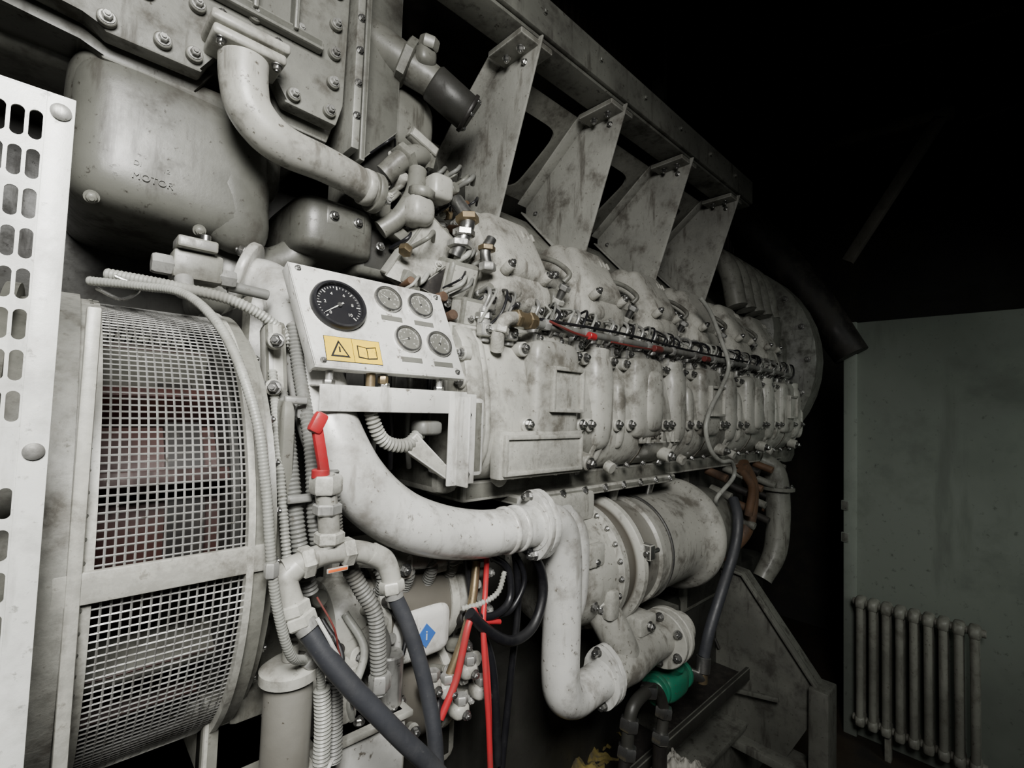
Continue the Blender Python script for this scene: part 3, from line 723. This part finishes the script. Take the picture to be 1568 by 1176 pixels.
ring(.022,.046,.383,.376,'engine_paint'); ring(.214,.236,.386,.372,'engine_paint_gray'); ring(-.02,.022,.390,.36,'bracket_paint'); ring(-.05,-.02,.375,.36,'engine_paint_gray'); ring(-.35,-.05,.362,.3,'engine_paint_dark'); ring(-.06,-.045,.395,.36,'engine_paint_gray'); ring(.207,.216,.391,.376,'engine_paint')
for i in range(90):
    an = i*math.pi/45; b.lathe((.036,gy+.383*math.cos(an),gz+.383*math.sin(an)), (0,math.cos(an),math.sin(an)), [(0,.0025),(.0015,.002)], 8, mat='frame_gray')
b.bx(.010,.236,.738,.747,-.242,-.205, bev=.002, mat='engine_paint'); b.bx(.022,.036,.736,.75,-.62,.1, mat='engine_paint')
b.done()
b = B('fan_rotor', gd, 'rotor_red')
b.lathe((.0,gy,gz),(1,0,0), [(0,.2),(.02,.25),(.20,.25),(.22,.2)], 48, mat='rotor_red')
b.lathe((.02,gy,gz),(1,0,0), [(0,.30),(.012,.30)], 64, mat='dark_steel'); b.lathe((.20,gy,gz),(1,0,0), [(0,.33),(.012,.33)], 64, mat='engine_paint_dark')
b.lathe((.13,gy,gz),(1,0,0), [(0,.262),(.05,.262)], 64, mat='dark_steel')
for i in range(14):
    an = 2*math.pi*i/14+.1; d = V((0,math.cos(an),math.sin(an))); q = V((0,-math.sin(an),math.cos(an))); c = V((.12,gy,gz))+d*.285
    R = Matrix((V((1,0,0)), d, q)).transposed(); b.box(c,(.17,.07,.02),R=R,bev=.002, mat='rotor_red' if i%4 else 'engine_paint_gray')
b.done()

# ------------------------------------------------------------------ perforated guard panel (foreground)
pp = top('perforated_guard_panel')
b = B('perforated_sheet', pp, 'panel_white')
y0 = .68; th = .0025
px, pz = .0130, .0405
def cell(x, z):
    hw, hh = px/2, pz/2; r = .0051; L = hh-.0050-r
    outer = []; inner = []
    N = 16
    for i in range(N):
        an = 2*math.pi*i/N+math.pi/N; c, s_ = math.cos(an), math.sin(an)
        inner.append(V((x+r*c, y0, z+r*s_+(L if s_ > 0 else -L))))
        ip = inner[-1]-V((x,y0,z))
        if abs(s_) > .75: o = V((x+hw*max(-1,min(1,c*1.45)), y0, z+math.copysign(hh, s_)))
        else: o = V((x+math.copysign(hw,c), y0, z+(ip.z)))
        outer.append(o)
    off = V((0,th,0))
    b.grid([outer, inner, [p+off for p in inner], [p+off for p in outer]], cap0=False, cap1=False)
    for sx in (-1,1):
        for sz in (-1,1):
            cc = V((x+sx*hw, y0, z+sz*hh))
            cand = [p for p in outer if (p.x-x)*sx > 0 and (p.z-z)*sz > 0]
            a = max([p for p in cand if abs(abs(p.z-z)-hh) < 1e-6], key=lambda p: abs(p.x-x), default=None)
            e = max([p for p in cand if abs(abs(p.x-x)-hw) < 1e-6 and abs(abs(p.z-z)-hh) > 1e-6], key=lambda p: abs(p.z-z), default=None)
            if a is not None and e is not None and (a-cc).length > 1e-6:
                f = b.bm.faces.new([b.bm.verts.new(v) for v in (cc, a, e)]); f.material_index = b.mi(None)
cols = 22
for i in range(cols):
    x = -.0285-px*i
    for j in range(8): cell(x, .268-pz*(j))
    for j in range(18): cell(x, -.110-pz*j)
xl = -.0285-px*(cols-.5)
b.bx(xl, -.022, y0, y0+th, .2882, .306, bev=0); b.bx(xl, -.022, y0, y0+th, -.0898, -.0358, bev=0)
b.bx(-.022, .0, y0-.001, y0+th, -.90, .306, bev=.0008)
b.bx(-.003, .0, y0, y0+.03, -.90, .306, bev=.0008); b.bx(xl,0,y0,y0+.03,.303,.306, bev=.0008)
for p in ((-.011,.288),(-.011,-.060),(-.011,-.42)): b.lathe((p[0],y0-.001,p[1]),(0,-1,0), [(0,.0085),(.002,.0085),(.004,.006),(.0045,.002)], 24, mat='galv')
b.done()

# ------------------------------------------------------------------ conduits, sensors
cd = top('flexible_conduit')
b = B('guard_side_conduit', cd, 'cable_gray')
b.tube([(.03,1.0,.175),(.09,.95,.17),(.14,.88,.155),(.175,.79,.09),(.205,.735,-.02),(.22,.72,-.12),(.232,.715,-.23),(.25,.725,-.31),(.275,.74,-.375),(.31,.77,-.405),(.335,.775,-.44),(.34,.78,-.52)], .0068, rib=.005, ribamp=.05, seg=14)
b.tube([(.05,1.0,.19),(.14,.95,.178),(.22,.93,.165),(.29,.93,.13),(.33,.93,.08)], .009, rib=.006, ribamp=.08, seg=14)
b.tube([(.04,1.0,.165),(.07,.98,.15),(.09,.97,.17),(.06,.98,.185)], .003, mat='steel', seg=8)
b.nut((.232,.715,-.235),(0,0,1), .010,.02,'galv'); b.nut((.315,.772,-.408),(.5,.2,-.5), .013,.02,'galv')
b.done()
b = B('sensor_box', cd, 'engine_paint')
b.box((.17,1.0,.225),(.075,.05,.05), bev=.006, mat='engine_paint_gray'); b.box((.165,.985,.26),(.06,.05,.02), bev=.004, mat='galv'); b.cyl((.18,.99,.27),(.18,.99,.285), .008, mat='steel')
b.nut((.12,.99,.22),(1,0,0), .018,.03,'galv'); b.cyl((.15,.98,.20),(.15,.96,.17), .014, mat='galv'); b.nut((.215,.99,.215),(1,0,0), .016,.03,'galv'); b.cyl((.22,1.0,.205),(.29,1.0,.20), .01, mat='conduit_gray')
b.done()
b = B('braided_hoses', cd, 'conduit_gray')
b.tube([(.285,.94,.10),(.288,.91,.03),(.292,.87,-.04),(.298,.84,-.14),(.308,.82,-.24),(.33,.82,-.32)], .0125, rib=.007, ribamp=.08)
b.tube([(.315,.93,.14),(.322,.91,.06),(.325,.87,-.02),(.328,.84,-.10),(.33,.82,-.20),(.345,.82,-.27)], .0115, rib=.007, ribamp=.08)
b.tube([(.39,.82,-.28),(.415,.81,-.33),(.44,.80,-.38),(.45,.80,-.46),(.455,.80,-.52)], .014, rib=.007, ribamp=.06)
b.tube([(.275,.90,.05),(.275,.84,-.10),(.285,.81,-.25),(.30,.82,-.33)], .007, rib=.006, mat='cable_gray')
b.nut((.292,.875,-.02),(0,0,1), .016,.025,'galv'); b.nut((.323,.875,-.02),(0,0,1), .015,.022,'galv'); b.nut((.455,.80,-.50),(0,0,1), .02,.03,'galv')
for y,z in ((.87,.0),(.83,-.16)): b.box((.30,y-.02,z),(.04,.008,.014), mat='galv')
b.tube([(.37,.80,-.46),(.372,.80,-.52),(.375,.80,-.60)], .013, rib=.006)
b.tube([(.34,.78,-.46),(.345,.78,-.52),(.345,.78,-.60)], .012, rib=.006, mat='cable_gray')
b.tube([(.36,.83,-.12),(.37,.83,-.20),(.38,.84,-.26)], .011, rib=.006)
b.done()

tv = top('pipe_tee_manifold')
b = B('fittings', tv, 'engine_paint')
b.tube([(.325,.78,-.12),(.332,.78,-.16),(.338,.78,-.20),(.34,.78,-.235)], .017); b.nut((.33,.78,-.135),(0,0,1), .026,.03); b.nut((.334,.78,-.175),(0,0,1), .023,.018,'galv')
b.tube([(.27,.78,-.262),(.30,.78,-.255),(.34,.78,-.247),(.39,.775,-.252),(.43,.77,-.27)], .018)
b.tube([(.29,.78,-.258),(.272,.778,-.275),(.28,.77,-.31),(.295,.76,-.335)], [.020,.021,.020,.019])
b.tube([(.41,.772,-.258),(.435,.768,-.275),(.445,.762,-.30),(.447,.757,-.325)], [.019,.019,.017,.016])
for p,d,r in (((.305,.78,-.254),(1,0,.1),.025),((.37,.777,-.249),(1,0,0),.024),((.283,.768,-.318),(.2,-.2,-1),.026),((.446,.758,-.318),(.1,-.1,-1),.022),((.34,.78,-.222),(0,0,1),.024),((.292,.762,-.334),(.3,-.2,-1),.025)):
    b.nut(p,d,r,.020,'engine_paint')
b.box((.345,.755,-.268),(.035,.004,.008), mat='orange_tag')
b.done()
b = B('red_valve_handle', tv, 'red_plastic')
b.box((.315,.775,-.075),(.018,.015,.085), R=RY(-12), bev=.006); b.box((.308,.772,-.035),(.022,.018,.035), R=RY(25), bev=.006); b.cyl((.32,.78,-.11),(.32,.78,-.125), .014)
b.done()

h = top('rubber_hose'); b = B('hose', h, 'rubber')
b.tube([(.30,.755,-.345),(.325,.735,-.39),(.36,.715,-.44),(.40,.70,-.49),(.44,.69,-.54),(.49,.68,-.60),(.56,.67,-.70),(.62,.66,-.82)], .0155, seg=24); b.lathe((.296,.757,-.337),(.4,-.3,-.7),[(0,.018),(.015,.018)],20,mat='galv'); b.done()
h = top('rubber_hose'); b = B('hose', h, 'rubber')
b.tube([(.448,.755,-.33),(.47,.745,-.38),(.49,.735,-.44),(.505,.72,-.51),(.51,.70,-.58),(.51,.69,-.68),(.51,.69,-.80)], .0135, seg=24); b.lathe((.448,.756,-.325),(.2,-.1,-.9),[(0,.016),(.012,.016)],20,mat='galv'); b.done()

rc = top('electrical_cable_bundle')
b = B('red_cables', rc, 'red_plastic')
b.tube([(.77,.88,-.36),(.76,.87,-.43),(.74,.85,-.50),(.735,.83,-.60),(.74,.82,-.70),(.745,.81,-.84)], .0065)
b.tube([(.775,.89,-.36),(.77,.88,-.42),(.75,.86,-.50),(.75,.84,-.60),(.752,.83,-.70),(.75,.82,-.84)], .005)
b.tube([(.72,.86,-.46),(.695,.85,-.49),(.68,.85,-.55),(.665,.85,-.60),(.63,.85,-.66)], .008)
b.tube([(.72,.86,-.46),(.74,.86,-.49),(.80,.86,-.51)], .006)
b.done()
b = B('black_cables', rc, 'black_plastic')
cyc = [(.80,.87,-.33),(.86,.86,-.34),(.93,.86,-.40),(.95,.86,-.48),(.91,.855,-.55),(.83,.85,-.56),(.75,.85,-.51),(.70,.85,-.46)]
b.tube(cyc, .0125); b.tube([(.79,.89,-.36),(.84,.88,-.40),(.84,.87,-.47),(.78,.86,-.49),(.70,.86,-.47)], .009)
b.tube([(.74,.92,-.36),(.76,.90,-.50),(.80,.88,-.62),(.82,.87,-.85)], .010); b.tube([(.88,.9,-.36),(.9,.9,-.5),(.88,.9,-.7),(.86,.9,-.9)], .009)
b.tube([(.66,.9,-.6),(.62,.85,-.66),(.58,.82,-.72),(.56,.8,-.80)], .009)
b.tube([(.80,.9,-.34),(.87,.89,-.37),(.90,.88,-.44),(.86,.88,-.50),(.80,.87,-.50)], .007)
b.done()
b = B('spiral_wraps', rc, 'cable_gray')
b.tube([(.70,.88,-.46),(.74,.865,-.455),(.79,.86,-.44),(.82,.87,-.40)], .006, rib=.008, ribamp=.2)
b.tube([(.755,.90,-.37),(.73,.88,-.45),(.70,.87,-.52),(.66,.87,-.60)], .010, mat='brass')
b.tube([(.31,.74,-.33),(.33,.73,-.37),(.36,.735,-.43),(.375,.74,-.49)], .003, mat='white_paint', seg=8)
b.tube([(.31,.745,-.30),(.335,.735,-.35),(.35,.74,-.40),(.38,.74,-.47)], .0015, mat='red_dull', seg=8)
b.tube([(.22,.74,-.62),(.27,.73,-.60),(.32,.735,-.585),(.35,.75,-.56)], .003, mat='white_paint', seg=8)
b.done()

wl = top('wire_loop'); b = B('wire', wl, 'cable_gray')
b.tube([(2.0,.95,.50),(2.06,.93,.44),(2.13,.91,.32),(2.17,.895,.217),(2.08,.885,.12),(1.98,.885,.03),(1.93,.885,-.06),(1.98,.885,-.15),(2.08,.885,-.2),(2.2,.89,-.21),(2.25,.90,-.28),(2.1,.91,-.36),(2.2,.95,-.42)], .009)
b.done()
wl = top('rubber_hose'); b = B('hose', wl, 'rubber')
b.tube([(2.25,.90,-.38),(2.2,.86,-.45),(2.15,.85,-.56),(2.05,.86,-.72),(1.96,.87,-.86),(1.93,.88,-.96)], .022)
b.cyl((1.93,.88,-.96),(1.92,.88,-1.02), .028, mat='steel'); b.cyl((1.92,.88,-1.02),(1.92,.88,-1.06), .02, mat='brass')
b.done()

gv = top('green_valve'); b = B('body', gv, 'green_paint')
b.sq((1.72,.92,-1.0), ((.085,0,0),(0,.06,0),(0,0,.05)), .6,.6,28,16); b.cyl((1.62,.92,-1.0),(1.83,.92,-1.0), .04); b.flange((1.63,.92,-1.0),(1,0,0), .055,.02,4,.008); b.flange((1.80,.92,-1.0),(1,0,0), .055,.02,4,.008)
b.cyl((1.72,.92,-.97),(1.72,.88,-.92), .03); b.cyl((1.84,.92,-1.0),(1.92,.88,-1.04), .02, mat='steel')
b.done()
lp = top('drain_valve_pipework'); b = B('pipes', lp, 'dark_steel')
b.tube([(1.36,.86,-1.05),(1.37,.86,-.97),(1.40,.86,-.93),(1.50,.87,-.93),(1.58,.88,-.97),(1.62,.88,-1.05),(1.60,.88,-1.15)], .020, mat='engine_paint_dark')
for p in ((1.37,.86,-.98),(1.62,.88,-1.05),(1.50,.87,-.93),(1.60,.88,-1.13),(1.36,.86,-1.06)): b.nut(p,(.2,0,1), .032,.035,'steel')
b.tube([(1.36,.86,-1.05),(1.34,.86,-1.12),(1.3,.86,-1.3)], .018); b.tube([(1.60,.88,-1.15),(1.6,.88,-1.4)], .025)
b.done()

# ------------------------------------------------------------------ base frame
bf = top('engine_base_frame')
b = B('outrigger_mount', bf, 'frame_gray')
xo = 2.6
b.prism([(xo,1.45,-.72),(xo,.98,-.80),(xo,.65,-1.22),(xo,.65,-1.34),(xo,.78,-1.60),(xo,1.45,-1.62)], (.012,0,0), bev=.003)
def strip(p,q,w,th):
    p=V(p); q=V(q); d=(q-p).normalized(); nn=V((1,0,0)).cross(d); b.prism([p-V((w/2,0,0)),q-V((w/2,0,0)),q+V((w/2,0,0)),p+V((w/2,0,0))], nn*th, bev=.003)
strip((xo+.02,.98,-.80),(xo+.02,.65,-1.22),.10,.014); strip((xo+.02,1.45,-.74),(xo+.02,.98,-.80),.10,.014)
b.bx(xo-.05,xo+.09,.60,.68,-H,-1.22, bev=.006); b.bx(xo-.07,xo+.09,.68,1.5,-1.64,-1.60, bev=.005); strip((xo-.05,.80,-1.34),(xo-.05,1.10,-1.40),.02,.02)
b.cyl((xo-.01,1.22,-1.0),(xo-.01,1.10,-1.22), .008, mat='dark_steel')
b.done()
b = B('skid_rails', bf, 'frame_gray')
b.bx(.3,3.4,1.02,1.10,-H,-1.55, bev=.01); b.bx(.3,3.4,.96,1.16,-1.56,-1.53, bev=.005)
b.bx(1.85,1.87,1.0,1.5,-1.4,-.8, bev=.004); b.bx(1.78,1.92,.98,1.4,-.83,-.79, bev=.006)
b.bx(.9,3.2,1.0,1.9,-1.32,-1.30, mat='dark_steel'); b.bx(.9,3.2,.95,.97,-1.32,-1.26, mat='engine_paint_dark')
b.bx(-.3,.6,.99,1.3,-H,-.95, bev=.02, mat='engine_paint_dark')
b.done()
rg = top('oily_rags'); b = B('cloth', rg, 'rag_cloth', angle=180)
for (cx,cy,cz,sx,m) in ((1.45,1.15,-1.30,.14,'rag_cloth'),(1.15,1.1,-1.30,.14,'rag_cloth'),(1.68,.86,-1.30,.12,'rag_gray'),(1.7,1.2,-1.3,.12,'rag_cloth'),(1.28,1.3,-1.3,.14,'rag_cloth')):
    rings=[]; n=34
    for i in range(n):
        row=[]
        for j in range(n):
            u=(i/(n-1)-.5)*2; v=(j/(n-1)-.5)*2; R2=max(0,1-(u*u+v*v)*.5)
            row.append(V((cx+u*sx*(1+.15*math.sin(5*v+cx*9)), cy+v*sx*.7*(1+.15*math.sin(7*u)), cz+.025*R2+.02*math.sin(6*u+4*v+cx*7)*R2+.012*math.sin(13*v-9*u)*R2+.006*math.sin(24*u+17*v))))
        rings.append(row)
    b.grid(rings, closed=False, cap0=False, cap1=False, mat=m)
b.done()

# ------------------------------------------------------------------ camera
f = 740.0/1568.0
cx = V((.7245,-.0575,-.6865)).normalized(); cy = V((-.6877,-.0118,-.7260)); cy = (cy-cx*cy.dot(cx)).normalized(); cz = cx.cross(cy)
M = Matrix((cx, cy, cz)).to_4x4()
cam = bpy.data.cameras.new('camera'); cam.sensor_width = 36; cam.sensor_fit = 'HORIZONTAL'; cam.lens = 36*f; cam.clip_start = .02
co = bpy.data.objects.new('camera', cam); bpy.context.scene.collection.objects.link(co)
co.matrix_world = Matrix.Translation((0,0,H)) @ M
bpy.context.scene.camera = co

# ------------------------------------------------------------------ lights
def area(name, p, tgt, size, e, col, spread=180):
    l = bpy.data.lights.new(name, 'AREA'); l.energy = e; l.size = size; l.color = col; l.spread = math.radians(spread)
    o = bpy.data.objects.new(name, l); bpy.context.scene.collection.objects.link(o)
    p = V(p); t = V(tgt); o.location = p+V((0,0,H)); o.rotation_euler = (t-p).to_track_quat('-Z','Y').to_euler()
area('window_daylight', (-.20,-.45,.95), (.50,1.0,-.20), .65, 41, (1.0,.985,.945), 112)
area('partition_fill', (1.9,-2.2,.9), (3.7,-.2,-.3), .9, 7, (.95,1.0,.93), 75)  # unseen area lamp that brightens the end partition, not an actual opening
w = bpy.data.worlds.new('world'); bpy.context.scene.world = w; w.use_nodes = True
w.node_tree.nodes['Background'].inputs[0].default_value = (.6,.7,.72,1); w.node_tree.nodes['Background'].inputs[1].default_value = .016
